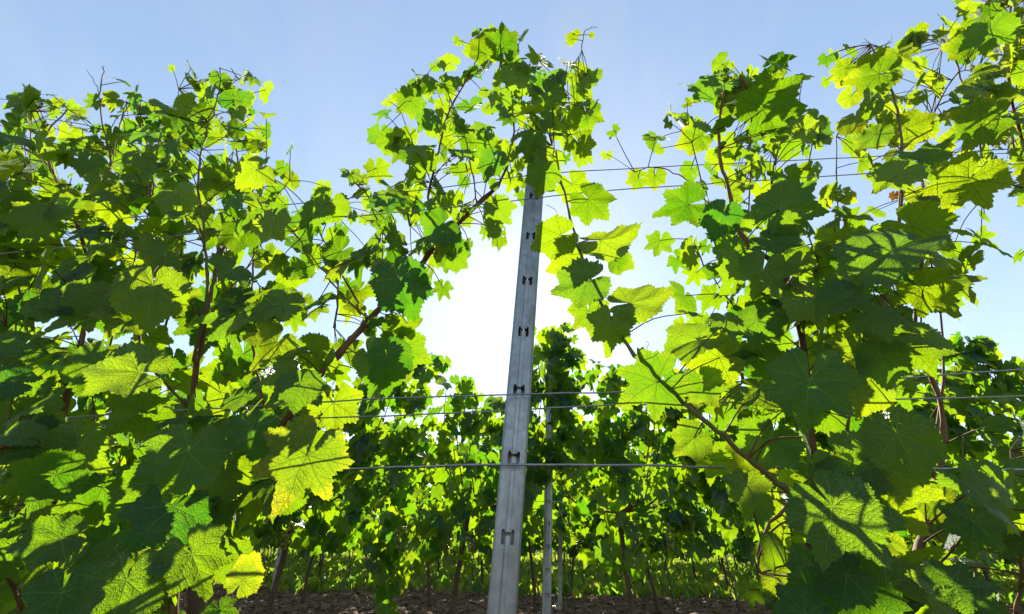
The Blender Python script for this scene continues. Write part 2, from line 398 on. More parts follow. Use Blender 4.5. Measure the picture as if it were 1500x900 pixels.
# ------------------------------------------------------------------ ground, sky dressing of the floor
ground_y = lambda k: 0.78 + 2.1 * k
def ground_h(x, y):
    return .03 * math.sin(x * 1.3 + y * 2.1) * math.sin(y * 1.7 - x * .6)
gx = np.concatenate([np.linspace(-400, -14, 12), np.linspace(-12, 12, 120), np.linspace(14, 400, 12)])
gy = np.concatenate([np.linspace(-400, -6, 8), np.linspace(-4, 20, 130), np.linspace(22, 700, 16)])
X, Y = np.meshgrid(gx, gy); Z = .03 * np.sin(X * 1.3 + Y * 2.1) * np.sin(Y * 1.7 - X * .6) * (np.abs(X) < 13) * (np.abs(Y - 8) < 13)
V = np.stack([X.ravel(), Y.ravel(), Z.ravel()], 1); nx, ny = len(gx), len(gy)
idx = np.arange(nx * ny).reshape(ny, nx)
F = np.stack([idx[:-1, :-1], idx[:-1, 1:], idx[1:, 1:], idx[1:, :-1]], -1).reshape(-1, 4)
g = link('ground', np_mesh('ground', V, F), None, [M['ground']]); tag(g, kind='structure')
# clods of tilled soil
cl = []; bm = bmesh.new(); bmesh.ops.create_icosphere(bm, subdivisions=1, radius=1)
cv = np.array([v.co[:] for v in bm.verts]); cf = np.array([[v.index for v in f.verts] for f in bm.faces]); bm.free()
Vs, Fs, b = [], [], 0
for i in range(9000):
    y = 3.6 + 3.0 * rng.random() ** .9; x = rng.uniform(-1.1, 1.1) * (y + .6)
    s = min(.045, .007 + rng.expovariate(1 / .010)); q = cv * (1 + .35 * np.array([[rng.uniform(-1, 1)] for _ in cv]))
    q = q * np.array([s * rng.uniform(.8, 1.6), s, s * rng.uniform(.5, .9)]) + np.array([x, y, ground_h(x, y) + s * .25])
    Vs.append(q); Fs.append(cf + b); b += len(cv)
o = link('soil_clods', np_mesh('soil_clods', np.concatenate(Vs), np.concatenate(Fs), smooth=False), None, [M['clod']])
tag(o, 'crumbly brown clods of tilled soil under the second and third rows', 'soil', kind='stuff')
# grass and weeds in the alleys
def blades(name, n_, y0, y1, mat, label, h0, h1, gate):
    a = np.random.RandomState(5 if mat is M['grass'] else 6)
    y = y0 + (y1 - y0) * a.rand(n_) ** 1.25; x = (a.rand(n_) * 2 - 1) * 1.15 * (y + .5)
    ph = np.abs(((y - SLOPE * x - .78) / 2.1 + .5) % 1 - .5)
    keep = gate(ph, x, y, a.rand(n_)); x, y, ph = x[keep], y[keep], ph[keep]; k = len(x)
    h = (h0 + (h1 - h0) * a.rand(k) ** 2); wd = h * (.09 + .35 * (a.rand(k) < .35)); th = a.rand(k) * 6.28; ln = h * (.3 + .6 * a.rand(k)); la = a.rand(k) * 6.28
    z0 = .03 * np.sin(x * 1.3 + y * 2.1) * np.sin(y * 1.7 - x * .6) - .004
    dx, dy = np.cos(th) * wd, np.sin(th) * wd; lx, ly = np.cos(la) * ln, np.sin(la) * ln
    P = np.stack([np.stack([x - dx * .6, y - dy * .6, z0], 1), np.stack([x + dx * .6, y + dy * .6, z0], 1),
                  np.stack([x + dx + lx * .45, y + dy + ly * .45, z0 + h * .6], 1), np.stack([x - dx + lx * .45, y - dy + ly * .45, z0 + h * .6], 1),
                  np.stack([x + lx, y + ly, z0 + h], 1)], 1).reshape(-1, 3)
    b_ = np.arange(k)[:, None] * 5
    o = link(name, np_mesh(name, P, [np.concatenate([b_ + np.array([[0, 1, 2, 3]])]), b_ + np.array([[3, 2, 4]])]), None, [mat])
    tag(o, label, 'grass', kind='stuff')
blades('alley_grass', 150000, 5.9, 27, M['grass'], 'green grass and low weeds between the back vine rows', .03, .16,
       lambda ph, x, y, q: (q < np.clip((ph - .06) * 9, .05, 1) * np.clip((y - 6.0 - .35 * np.sin(x * 2.1) * np.sin(x * .7 + 1)) * 2.5, 0.03, 1) * (.35 + .65 * (np.sin(x * 2.3 + y) > -.3))))
blades('straw_litter', 9000, 5.4, 16, M['straw'], 'pale dry straw and dead stems lying under the vines', .01, .03,
       lambda ph, x, y, q: (ph < .2) & (q < .8))

fl = []
for i in range(420):
    y = rng.uniform(3.8, 9.5); x = rng.uniform(-1, 1) * (y + .5)
    fl.append((Vector((x, y, ground_h(x, y) + .012)), Vector((rng.gauss(0, .4), rng.gauss(0, .4), 1)), rv(), rng.uniform(.025, .05)))
o = link('fallen_leaves', joined_leaves('fallen_leaves', fl, M['foliage'])); o.color = (1, .9, .55, 1)
tag(o, 'brown and yellow fallen leaves scattered on the soil under the vines', 'leaves', kind='stuff')
# ------------------------------------------------------------------ steel posts with hook slots
def make_post_mesh(width, length, pitch, slots=True, first=.07):
    k = width / 54.0 * .001; H = 2.2
    prof = [(-.4, 40), (-20, 40), (-25.5, 36), (-27, 32), (-27, 10), (-25.5, 6.5), (-22, 4.2), (-14, 1.8), (-7.5, 0), (-5.5, .6), (-3.5, 2.0), (3.5, 2.0), (5.5, .6), (7.5, 0), (14, 1.8), (22, 4.2), (25.5, 6.5), (27, 10), (27, 32), (25.5, 36), (20, 40), (.4, 40)]
    P = [Vector((a, b_, 0)) for a, b_ in prof]; inn = []
    for i, p in enumerate(P):
        d = (P[min(i + 1, len(P) - 1)] - P[max(i - 1, 0)]).normalized(); inn.append(p + Vector((-d.y, d.x, 0)) * H)
    ring = P + inn[::-1]; nr = len(ring)
    bm = bmesh.new(); lv = []
    for z in (0, length):
        lv.append([bm.verts.new((p.x * k, p.y * k, z)) for p in ring])
    for i in range(nr):
        bm.faces.new((lv[0][i], lv[0][(i + 1) % nr], lv[1][(i + 1) % nr], lv[1][i]))
    npf = len(P)
    for e in (0, 1):
        for i in range(npf - 1):
            q = (lv[e][i], lv[e][i + 1], lv[e][nr - 2 - i], lv[e][nr - 1 - i])
            bm.faces.new(q if e else q[::-1])
    bmesh.ops.recalc_face_normals(bm, faces=bm.faces)
    me = bpy.data.meshes.new('post_body'); bm.to_mesh(me); bm.free()
    if not slots: return me
    bm = bmesh.new()
    # outline of one slot: two upright legs with rounded ends joined by a bar, a hooked tongue left standing below
    leg = [(-2.6, 2.6), (-4.6, .8), (-5.6, -3), (-5.4, -11), (-8.2, -13.5), (-11.8, -12), (-12.4, -6), (-12.4, 9), (-10.8, 13.5), (-7.2, 13), (-6.0, 8.6)]
    outl = leg + [(-a, b_) for a, b_ in leg[::-1]]
    z = first
    while z < length - .04:
        fr = [bm.verts.new((a * k, -.012, z + b_ * k)) for a, b_ in outl]; bk = [bm.verts.new((a * k, .012, z + b_ * k)) for a, b_ in outl]
        bm.faces.new(fr); bm.faces.new(bk[::-1])
        for i in range(len(outl)): bm.faces.new((fr[i], bk[i], bk[(i + 1) % len(outl)], fr[(i + 1) % len(outl)]))
        z += pitch
    bmesh.ops.recalc_face_normals(bm, faces=bm.faces)
    mc = bpy.data.meshes.new('cut'); bm.to_mesh(mc); bm.free()
    a = bpy.data.objects.new('a', me); c_ = bpy.data.objects.new('c', mc); COL.objects.link(a); COL.objects.link(c_)
    md = a.modifiers.new('b', 'BOOLEAN'); md.object = c_; md.operation = 'DIFFERENCE'; md.solver = 'EXACT'
    for pl in me.polygons: pl.use_smooth = False
    dg = bpy.context.evaluated_depsgraph_get(); out = bpy.data.meshes.new_from_object(a.evaluated_get(dg))
    bpy.data.objects.remove(a); bpy.data.objects.remove(c_)
    return out
def stand_post(me, foot, top, label, group=None, name='vineyard_post', twist=0.):
    d = (top - foot); mt = d.to_track_quat('Z', 'Y').to_matrix()
    zax = d.normalized(); yax = Vector((0, 1, 0)); yax = (yax - zax * yax.dot(zax)).normalized(); xax = yax.cross(zax)
    mm = Matrix((xax, yax, zax)).transposed().to_4x4() @ Matrix.Rotation(twist, 4, 'Z')
    o = bpy.data.objects.new(name, me); COL.objects.link(o)
    o.matrix_world = Matrix.Translation(foot) @ mm
    return tag(o, label, 'post', group)
PD = 0.76
a_ = at(735, 900, PD); b_ = at(789, 196, PD); dirp = (b_ - a_).normalized()
foot = a_ - dirp * (a_.z / dirp.z); Lp = (b_ - foot).length
# slot heights: one slot is seen at y 787, spaced .12
s0 = (at(741, 787, PD) - foot).length
pm = make_post_mesh(45, Lp, .1195, first=s0 % .1195); pm.materials.append(M['zinc'])
stand_post(pm, foot, b_, 'large galvanised steel post with hook slots, nearest the camera at centre', 'steel posts of the trellis')
pm2 = make_post_mesh(50, 1.75, .1195, first=.06); pm2.materials.append(M['zinc'])
def post_from(px, py, D, lean_px, me, label, L_=1.75):
    f_ = at(px, py, D); f_.z = 0; up = at(px + lean_px, py - 200, D); d = (up - at(px, py, D)).normalized()
    f_ = at(px, py, D) - d * (at(px, py, D).z / d.z)
    return stand_post(me, f_, f_ + d * L_, label, 'steel posts of the trellis')
post_from(801, 900, 2.88, 3, pm2, 'slim steel post with dark hook slots in the second row, right of the near post')
pm3 = make_post_mesh(40, 1.62, .1195, first=.05); pm3.materials.append(M['zinc'])
post_from(820, 900, 4.98, 2, pm3, 'thin grey steel post in the third row, close behind the second-row post', 1.30)
pm4 = make_post_mesh(46, 1.75, .1195, first=.05); pm4.materials.append(M['zinc'])
post_from(397, 880, 4.98, 34, pm4, 'bright slanting steel post at the left, standing in the third row')

# ------------------------------------------------------------------ wires
def wire(pix, D, rad, label, mat=None, sag=0.):
    pts = [at(x, y, D) for x, y in pix]
    d0 = (pts[0] - pts[1]).normalized(); d1 = (pts[-1] - pts[-2]).normalized()
    pts = [p + rv(rad * .25) for p in smooth_path(pts, 8)]; pts = [pts[0] + d0 * 2.5] + pts + [pts[-1] + d1 * 2.5]
    t = Tubes(); t.add(pts, rad, 6); o = link('trellis_wire', t.mesh('trellis_wire'), None, [mat or M['wire']])
    return tag(o, label, 'wire', 'trellis wires')
DW = PD - .012
wire([(-60, 690), (250, 691), (500, 687), (748, 681), (1100, 685), (1400, 687), (1560, 690)], DW, .0019, 'thick lowest trellis wire of the front row, crossing the near post low down')
wire([(-60, 622), (250, 602), (420, 592), (590, 583), (756, 578), (1100, 568), (1500, 541), (1600, 535)], DW, .0014, 'upper wire of the middle pair on the near post')
wire([(-60, 630), (520, 611), (752, 601), (900, 594), (1400, 583), (1560, 579)], DW + .045, .0014, 'lower wire of the middle pair, running behind the near post')
wire([(-60, 345), (200, 318), (430, 299), (640, 276), (790, 256), (1000, 243), (1290, 229), (1560, 214)], DW + .045, .0013, 'highest trellis wire of the front row, under the vine tops')
wire([(-60, 378), (200, 352), (430, 326), (700, 300), (860, 282), (1000, 272), (1280, 254), (1560, 236)], DW, .0013, 'second highest wire of the front row, just below the top one')
for y_, nm in ((727, 'top'), (752, 'second'), (762, 'third'), (781, 'lowest')):
    wire([(-300, y_ - 4), (400, y_ - 1), (800, y_), (1200, y_ + 3), (1800, y_ + 8)], 4.95, .0022, '%s thin wire strung between the back vines in the third row' % nm)
for y_, nm in ((600, 'upper'), (735, 'lower')):
    wire([(-300, y_ - 6), (400, y_ - 2), (800, y_), (1200, y_ + 4), (1800, y_ + 10)], 2.9, .0014, '%s wire running through the leaves of the second row' % nm)

# ------------------------------------------------------------------ FRONT ROW
VINES = [  # name key, x range in the photograph, foot, label
    ('A', -400, 85, (20, 900), 'dense dark grapevine at the far left edge of the front row'),
    ('F', 85, 225, (130, 900), 'front-row grapevine with bare forked twig tips on top, second from the left edge'),
    ('B', 225, 415, (270, 900), 'tall peaked grapevine in the front row, left, next to the gap of sky'),
    ('C', 415, 768, (330, 900), 'grapevine with a thick brown cane slanting up to the left of the near post'),
    ('D', 768, 1215, (1180, 900), 'grapevine right of the near post, one long shoot hanging towards the post'),
    ('E', 1215, 1375, (1320, 900), 'tall grapevine with bright yellow top leaves and small red leaves, right front'),
    ('G', 1375, 2000, (1470, 900), 'bright green grapevine at the right edge of the front row, reaching the top corner'),
]
VE = {}
for key, x0, x1, (bx, by), lab in VINES:
    f_ = at(bx, by, .82); f_.z = 0
    VE[key] = empty('grapevine', f_, lab, 'grapevine', 'grapevines of the front row')
def vine_of(px):
    for key, x0, x1, _, _ in VINES:
        if x0 <= px < x1: return key
    return 'G'
PX = lambda pts: [at(x, y, D) for x, y, D in pts]
# shoots: (vine, [(px, py, D)...], radius start, radius end, material 0 cane 1 green)
SHOOTS = [
    ('C', [(285, 800, .80), (320, 745, .78), (400, 640, .76), (470, 548, .76), (540, 470, .78), (612, 392, .78), (660, 338, .78), (730, 272, .80)], .011, .0062, 0),
    ('C', [(655, 345, .78), (628, 300, .76), (640, 232, .76), (655, 170, .76), (690, 105, .77), (706, 74, .77)], .0042, .002, 0),
    ('C', [(730, 272, .80), (748, 225, .80), (752, 160, .80), (735, 100, .80), (738, 60, .80)], .0042, .0018, 1),
    ('C', [(612, 392, .78), (560, 340, .80), (540, 290, .82), (520, 270, .82)], .003, .0015, 0),
    ('C', [(540, 470, .78), (500, 400, .80), (470, 345, .82), (455, 310, .82)], .003, .0015, 0),
    ('C', [(540, 470, .78), (500, 430, .74), (455, 375, .72), (430, 340, .72)], .0025, .0013, 0),
    ('C', [(400, 640, .76), (375, 540, .72), (372, 480, .72), (380, 420, .74)], .0032, .0015, 0),
    ('C', [(700, 300, .8), (690, 240, .84), (675, 180, .84), (650, 130, .84), (625, 110, .84)], .0025, .0013, 0),
    ('D', [(1180, 740, .66), (1130, 700, .66), (1060, 640, .66), (1000, 588, .67), (930, 520, .69), (878, 440, .71), (850, 370, .72), (830, 295, .73), (812, 230, .74), (806, 180, .75), (828, 120, .76), (850, 78, .77), (856, 48, .77), (864, 42, .77)], .0055, .0011, 1),
    ('D', [(1190, 800, .72), (1185, 600, .74), (1172, 480, .74), (1150, 400, .74), (1092, 352, .72), (1062, 262, .72), (1052, 200, .72), (1060, 140, .72)], .0090, .003, 0),
    ('D', [(1150, 420, .74), (1130, 300, .8), (1140, 220, .82), (1170, 170, .82)], .0035, .0018, 0),
    ('D', [(1092, 352, .72), (1040, 300, .76), (1000, 260, .8), (960, 245, .82), (930, 252, .82)], .0028, .0012, 0),
    ('D', [(1185, 600, .74), (1110, 500, .8), (1060, 430, .82), (1010, 350, .82)], .0035, .0015, 0),
    ('D', [(1190, 700, .72), (1120, 780, .66), (1110, 840, .64)], .003, .0016, 0),
    ('E', [(1310, 960, .7), (1295, 840, .7), (1270, 640, .72), (1283, 520, .74), (1296, 440, .74), (1318, 330, .74), (1321, 220, .74), (1312, 150, .74), (1290, 95, .74), (1275, 65, .74)], .0085, .002, 1),
    ('E', [(1360, 980, .66), (1335, 860, .66), (1375, 700, .8), (1380, 600, .82), (1345, 490, .82), (1350, 390, .82), (1385, 290, .83), (1420, 180, .84), (1400, 90, .84), (1380, 60, .84)], .007, .002, 0),
    ('E', [(1620, 420, .8), (1540, 300, .8), (1490, 180, .8), (1475, 80, .8), (1480, 10, .8)], .006, .003, 0),
    ('E', [(1321, 220, .74), (1360, 180, .8), (1400, 110, .82), (1440, 100, .82)], .0028, .0015, 1),
    ('E', [(1500, 275, .72), (1440, 262, .72), (1418, 256, .72)], .0026, .002, 0),
    ('E', [(1283, 520, .74), (1330, 480, .66), (1370, 500, .62)], .003, .0015, 0),
    ('B', [(250, 960, .8), (265, 760, .8), (280, 600, .78), (300, 470, .76), (318, 390, .76), (322, 350, .76)], .009, .0045, 0),
    ('B', [(285, 530, .74), (303, 430, .73), (300, 350, .73), (290, 262, .73), (300, 200, .74), (320, 140, .75), (323, 100, .75)], .0045, .0018, 1),
    ('B', [(318, 390, .76), (350, 300, .82), (345, 210, .84), (335, 150, .84)], .004, .0018, 0),
    ('B', [(300, 470, .76), (370, 380, .82), (400, 300, .84), (425, 265, .84)], .003, .0013, 0),
    ('B', [(300, 470, .76), (240, 380, .8), (220, 290, .82), (240, 190, .84), (280, 140, .84)], .0035, .0015, 0),
    ('B', [(280, 600, .78), (210, 520, .7), (205, 440, .66), (225, 400, .64)], .003, .0015, 0),
    ('A', [(70, 960, .8), (78, 740, .8), (92, 610, .78), (120, 490, .78), (130, 400, .8), (110, 320, .8), (70, 235, .8), (68, 195, .8), (100, 160, .8)], .009, .002, 0),
    ('A', [(110, 320, .8), (160, 250, .78), (152, 190, .78), (146, 140, .78), (152, 99, .78)], .0035, .0015, 0),
    ('A', [(146, 140, .78), (138, 120, .78), (127, 102, .78)], .0015, .0008, 0),
    ('A', [(70, 235, .8), (110, 215, .8), (122, 190, .8)], .002, .0012, 0),
    ('A', [(92, 610, .78), (20, 500, .8), (-30, 380, .82), (0, 260, .84), (30, 180, .84)], .004, .0016, 0),
    ('A', [(70, 960, .8), (20, 860, .7), (-20, 760, .66), (0, 660, .62)], .004, .0016, 0),
    ('A', [(78, 740, .8), (150, 640, .72), (170, 570, .66)], .0035, .0016, 0),
]
for i, (x0, y0, x1, y1) in enumerate([(-130, 900, -120, 160), (-60, 700, -70, 170), (10, 640, 25, 150), (40, 500, 48, 165), (150, 560, 185, 150), (190, 480, 205, 165), (235, 500, 262, 130),
        (340, 520, 352, 165), (385, 520, 392, 225), (490, 480, 500, 300), (150, 900, 130, 560), (215, 920, 200, 600), (30, 900, 20, 560), (1240, 640, 1225, 200), (1365, 700, 1380, 70), (1440, 290, 1450, 40), (1510, 290, 1500, 0),
        (1560, 320, 1580, 20), (1090, 560, 1010, 190), (1200, 520, 1195, 190), (1120, 480, 1100, 130), (1140, 920, 1120, 650), (1230, 930, 1220, 620), (1420, 930, 1410, 640), (1490, 900, 1480, 660), (790, 260, 776, 95), (600, 330, 588, 165)]):
    D_ = .82 + .09 * ((i * 7) % 5) / 5; w1, w2 = rng.uniform(-25, 25), rng.uniform(-25, 25)
    SHOOTS.append((vine_of((x0 + x1) / 2), [(x0, y0, D_), (x0 + (x1 - x0) * .33 + w1, y0 + (y1 - y0) * .33, D_ + .02), (x0 + (x1 - x0) * .66 + w2, y0 + (y1 - y0) * .66, D_), (x1, y1, D_)], .0034, .0014, i % 2))
tubes = {k: Tubes() for k in VE}; skel = []
shoot_objs = []
for vk, pts, r0, r1, mt in SHOOTS:
    if vk in 'ABEFG': vk = vine_of(sum(q[0] for q in pts) / len(pts)); vk = {'C': 'B', 'D': 'E'}.get(vk, vk)
    P = smooth_path(PX(pts), 6); k = len(P)
    P = [p + rv(.0012) for p in P]
    # swollen nodes and a slight zigzag
    rr = [.85 * (r0 + (r1 - r0) * (i / (k - 1)) ** .8) * (1.22 if i % 4 == 0 else .96) for i in range(k)]
    t = Tubes(); t.add(P, rr, 9 if r0 > .005 else 7, 0, lump=.06)
    shoot_objs.append([vk, t, mt, P]); 
    if r0 < .0021: continue                       # bare twigs carry no leaves
    for i, p in enumerate(P): skel.append((p, len(shoot_objs) - 1))
SK = np.array([s_[0][:] for s_ in skel])
def add_petiole(p, prefer=None, maxd=.15):
    """stalk from a leaf base back to the nearest shoot"""
    d = np.linalg.norm(SK - np.array(p[:]), axis=1)
    d = d + (SK[:, 2] > p.z + .05) * .02
    i = int(d.argmin()); a = Vector(SK[i]); L_ = (a - p).length
    if L_ > .165: return
    long_ = L_ > maxd
    mid = (a + p) * .5 + Vector((0, 0, L_ * rng.uniform(.02, .10))) + rv(L_ * .02)
    pts = smooth_path([p, mid, a], 3)
    r = .0009 if not long_ else .0010
    shoot_objs[skel[i][1]][1].add(pts, [r + .0004 * (j / 6) for j in range(7)], 5, 1 if not long_ else 0, cap=False)
def pull_in(p, lim):
    """a leaf can only hang as far from its shoot as its stalk is long"""
    d = np.linalg.norm(SK - np.array(p[:]), axis=1); i = int(d.argmin())
    if d[i] <= lim: return p
    a = Vector(SK[i]); return a + (p - a) * (lim / d[i] * rng.uniform(.6, 1.0))

# leaves picked out by eye: (px, py of leaf base, width px, tip angle deg, D, 'f' upper side / 'b' underside towards the camera, tilt sideways, tilt up, yellowing, shape)
HERO = [
    (225, 418, 148, -98, .60, 'f', .1, .5, 0, 0), (204, 545, 165, 186, .52, 'f', -.2, .9, 0, 0), (275, 660, 150, -112, .53, 'f', .1, .3, 0, 1),
    (255, 742, 152, -125, .55, 'f', -.1, .4, 0, 2), (281, 812, 158, -70, .50, 'f', .2, .3, 0, 3), (90, 788, 140, 205, .52, 'f', 0, .4, 0, 0),
    (186, 850, 175, -108, .47, 'f', .1, .3, 0, 1), (92, 868, 160, -100, .46, 'f', -.1, .3, 0, 4), (82, 696, 150, 178, .54, 'b', .1, .5, .1, 2),
    (35, 640, 100, 190, .55, 'f', 0, 1.6, 0, 0), (20, 560, 110, 200, .6, 'f', 0, .7, 0, 3), (130, 430, 90, -100, .66, 'f', -.1, .4, 0, 1),
    (450, 668, 158, -118, .60, 'b', .05, .1, .8, 4), (356, 850, 92, 68, .52, 'b', .45, .1, .85, 0), (368, 628, 92, -85, .58, 'f', .2, .2, 0, 1),
    (440, 562, 84, -100, .62, 'f', 0, .7, 0, 2), (488, 590, 105, -88, .80, 'b', 0, .1, .3, 3), (584, 407, 110, -68, .66, 'f', 0, .35, 0, 0),
    (566, 520, 88, -82, .66, 'f', .9, .2, 0, 1), (586, 510, 86, -75, .82, 'b', 0, .1, .25, 2), (418, 446, 90, 195, .66, 'f', -.2, .9, 0, 3),
    (345, 470, 100, 190, .68, 'f', 0, .6, 0, 4), (330, 690, 110, -95, .66, 'f', 0, .3, 0, 0), (60, 320, 100, 200, .7, 'f', 0, .5, 0, 2),
    (738, 70, 62, 80, .76, 'b', .4, .2, .2, 2), (712, 80, 56, 130, .76, 'b', 0, .3, .3, 0), (619, 230, 56, -100, .72, 'f', .1, .6, 0, 1),
    (628, 120, 34, -95, .8, 'f', .9, .1, 0, 1), (602, 148, 50, -140, .82, 'b', .1, 0, .3, 2), (586, 205, 46, -150, .8, 'b', .2, .2, .2, 3),
    (590, 218, 48, -130, .82, 'b', -.2, .2, .35, 3), (660, 92, 44, 150, .78, 'f', 0, .8, 0, 1), (765, 108, 70, 180, .78, 'f', .1, .8, 0, 2),
    (780, 205, 50, -110, .66, 'f', .1, .3, 0, 3), (795, 255, 58, -110, .68, 'f', -.2, .1, .1, 1), (822, 345, 78, 205, .69, 'b', .1, .2, .1, 0),
    (862, 292, 72, -48, .72, 'b', .2, .6, .15, 2), (880, 352, 92, -8, .72, 'b', 0, 1.3, .1, 3), (860, 412, 92, 205, .69, 'b', .2, .7, .1, 1),
    (922, 444, 104, 0, .70, 'b', 0, 1.1, .2, 0), (896, 474, 86, -95, .68, 'f', .3, .1, 0, 3), (962, 560, 118, 215, .66, 'b', 0, .25, .25, 4),
    (1054, 524, 98, 195, .70, 'b', 0, .2, .3, 2), (1024, 498, 100, 178, .66, 'f', 0, 1.6, 0, 0), (1017, 642, 72, 218, .68, 'b', .5, 0, .3, 1),
    (1104, 664, 92, 215, .68, 'b', .1, .2, .35, 3), (838, 385, 66, 200, .90, 'b', 0, .1, .4, 2), (862, 455, 70, -80, .92, 'b', 0, 0, .4, 3),
    (838, 270, 54, -60, .9, 'b', 0, 0, .3, 2), (848, 128, 46, -40, .86, 'b', 0, .1, .4, 0), (845, 108, 40, -30, .86, 'b', 0, .1, .4, 1),
    (858, 165, 56, -80, .84, 'b', .1, .2, .3, 2), (848, 210, 60, -60, .8, 'b', .1, .5, .2, 3), (845, 52, 18, 150, .77, 'b', 0, 0, .6, 1), (866, 52, 12, 20, .77, 'b', 0, 0, .6, 1),
    (838, 57, 22, -150, .77, 'b', .2, 0, .5, 2), (935, 262, 34, 200, .86, 'b', 0, 0, .5, 2), (960, 258, 38, -90, .86, 'b', 0, 0, .5, 1),
    (1118, 160, 116, 52, .62, 'b', -.1, .25, 0, 2), (1040, 128, 62, 160, .68, 'f', .1, .7, 0, 1), (1025, 200, 66, 205, .82, 'b', 0, .1, .5, 0),
    (1144, 306, 112, 30, .64, 'f', -.2, .4, 0, 2), (1060, 312, 80, -112, .64, 'f', .1, .4, 0, 0), (1008, 300, 92, 205, .72, 'b', .1, .5, .15, 3),
    (1310, 366, 190, 184, .52, 'f', -.2, 1.7, 0, 0), (1336, 332, 128, -14, .58, 'b', .1, .45, 0, 1), (1352, 424, 124, -22, .58, 'b', .1, .45, .05, 3), (1330, 505, 120, -30, .60, 'f', .2, .6, 0, 2),
    (1275, 460, 110, -50, .55, 'f', .3, 1.1, 0, 2), (1345, 490, 96, -48, .56, 'f', .5, .9, 0, 0), (1186, 556, 156, -96, .50, 'f', 0, .25, 0, 4),
    (1242, 436, 100, 172, .55, 'f', -.2, 1.5, 0, 1), (1220, 742, 192, -62, .45, 'f', .1, .5, 0, 2), (1095, 712, 92, -92, .58, 'f', .2, .3, 0, 3),
    (1313, 634, 162, -66, .50, 'f', 0, .3, 0, 0), (1240, 842, 122, 190, .50, 'f', -.2, .5, 0, 1), (1426, 764, 136, -96, .52, 'f', .1, .5, .05, 3),
    (1355, 732, 96, 20, .72, 'b', 0, .1, .4, 2), (1440, 730, 150, -50, .46, 'f', .9, .5, 0, 1), (1128, 800, 76, -95, .60, 'f', .9, .1, 0, 2),
    (1142, 834, 96, -80, .70, 'b', 0, 0, .45, 0), (1400, 860, 140, -20, .46, 'f', 0, .9, 0, 4), (1470, 620, 60, 180, .7, 'f', 0, .9, 0, 0),
    (1288, 108, 100, 195, .70, 'b', .1, .1, .5, 1), (1240, 100, 50, 230, .74, 'b', 0, 0, .5, 2), (1275, 145, 68, -100, .70, 'f', .8, .4, 0, 3),
    (1450, 42, 104, -102, .66, 'f', .1, .4, 0, 2), (1425, 62, 92, 195, .76, 'b', 0, .2, .45, 0), (1438, 182, 128, 205, .74, 'b', 0, .1, .45, 4),
    (1328, 188, 84, -8, .76, 'b', 0, .2, .45, 2), (1284, 197, 78, 215, .72, 'b', .3, .8, .4, 0), (1348, 233, 104, 5, .70, 'b', 0, .9, 0, 3),
    (1420, 264, 150, -120, .66, 'b', 0, .3, .3, 4), (1318, 252, 96, 205, .66, 'f', .1, .9, 0, 1), (1300, 250, 70, -60, .8, 'b', 0, 0, .4, 2),
    (1290, 520, 110, -80, .6, 'f', 0, .5, 0, 0), (1180, 900, 110, 120, .5, 'f', .2, .2, 0, 1), (1110, 470, 80, -100, .66, 'f', 0, .4, 0, 2),
    (1118, 395, 90, -110, .64, 'f', .2, .3, 0, 4), (1250, 350, 80, -100, .66, 'b', .2, .2, .3, 3), (1030, 560, 70, -60, .72, 'b', 0, 0, .3, 1),
]
counts = {k: 0 for k in VE}
occ = []
for (px, py, wpx, ang, D, mode, tx, ty, yel, shp) in HERO:
    p = at(px, py, D); s = wpx * depth(p) / FPX / 1.62 * (depth(p) / (p - CP).length) ** 1.1
    view = (CP - p).normalized()
    N = (view if mode == 'f' else -view) + Rt * tx + Up * (ty if mode == 'f' else ty * -1 if ty > .6 else ty) 
    T = Rt * math.cos(R(ang)) + Up * math.sin(R(ang))
    key = vine_of(px); counts[key] += 1
    pool = HI_FOLD if (abs(tx) > .7 or ty > 1.2) else HI_FLAT
    put_leaf(pool[shp % len(pool)], p, N, T, s, VE[key], yel)
    add_petiole(p + N.normalized() * -.001)
    cx, cy = px + wpx * .28 * math.cos(R(ang)), py - wpx * .28 * math.sin(R(ang))
    occ.append((cx, cy, wpx, D, yel, at(cx, cy, D)))
# a coarse map of how thick the front row's foliage is, 50 px cells from the photograph
MAP = """
000000000000000000000000000278
000000000000026200000000025477
000001350000255772005663457667
755667710004567884025786467677
888888852006776887034788756788
888888861046653542144887457764
888888886666664200205788767630
888888864666642002214888887630
788888863446610001325788886640
777756665344100004556888875000
888835676555200003556788885100
888886787644000000445788884000
888888886620000000023688884000
888888887610000000002688887430
888888876410000000000688888660
888888840000000000000538888880
888888830000000000000447888880
888888430000000000000337888880
""".split()
items = []
for r_i, row in enumerate(MAP):
    for c_i, ch in enumerate(row):
        items.append((c_i * 50, r_i * 50, int(ch)))
        if c_i == 0 and r_i > 2:
            for e in (1, 2, 3, 4, 5): items.append((-50 * e, r_i * 50, int(int(ch) * .75)))
        if c_i == 29:
            for e in (1, 2, 3, 4, 5): items.append((1450 + 50 * e, r_i * 50, 6 if r_i < 6 or r_i > 12 else 0))
        if r_i == 17:
            for e in (1, 2): items.append((c_i * 50, 850 + 50 * e, int(ch) if c_i < 7 or c_i > 21 else 0))
for e in range(1, 5): items += [(1450, -50 * e, 6), (1500, -50 * e, 6), (1400, -50 * e, 3 if e < 2 else 0), (1550, -50 * e, 6)]
RAND = {k: [] for k in VE}
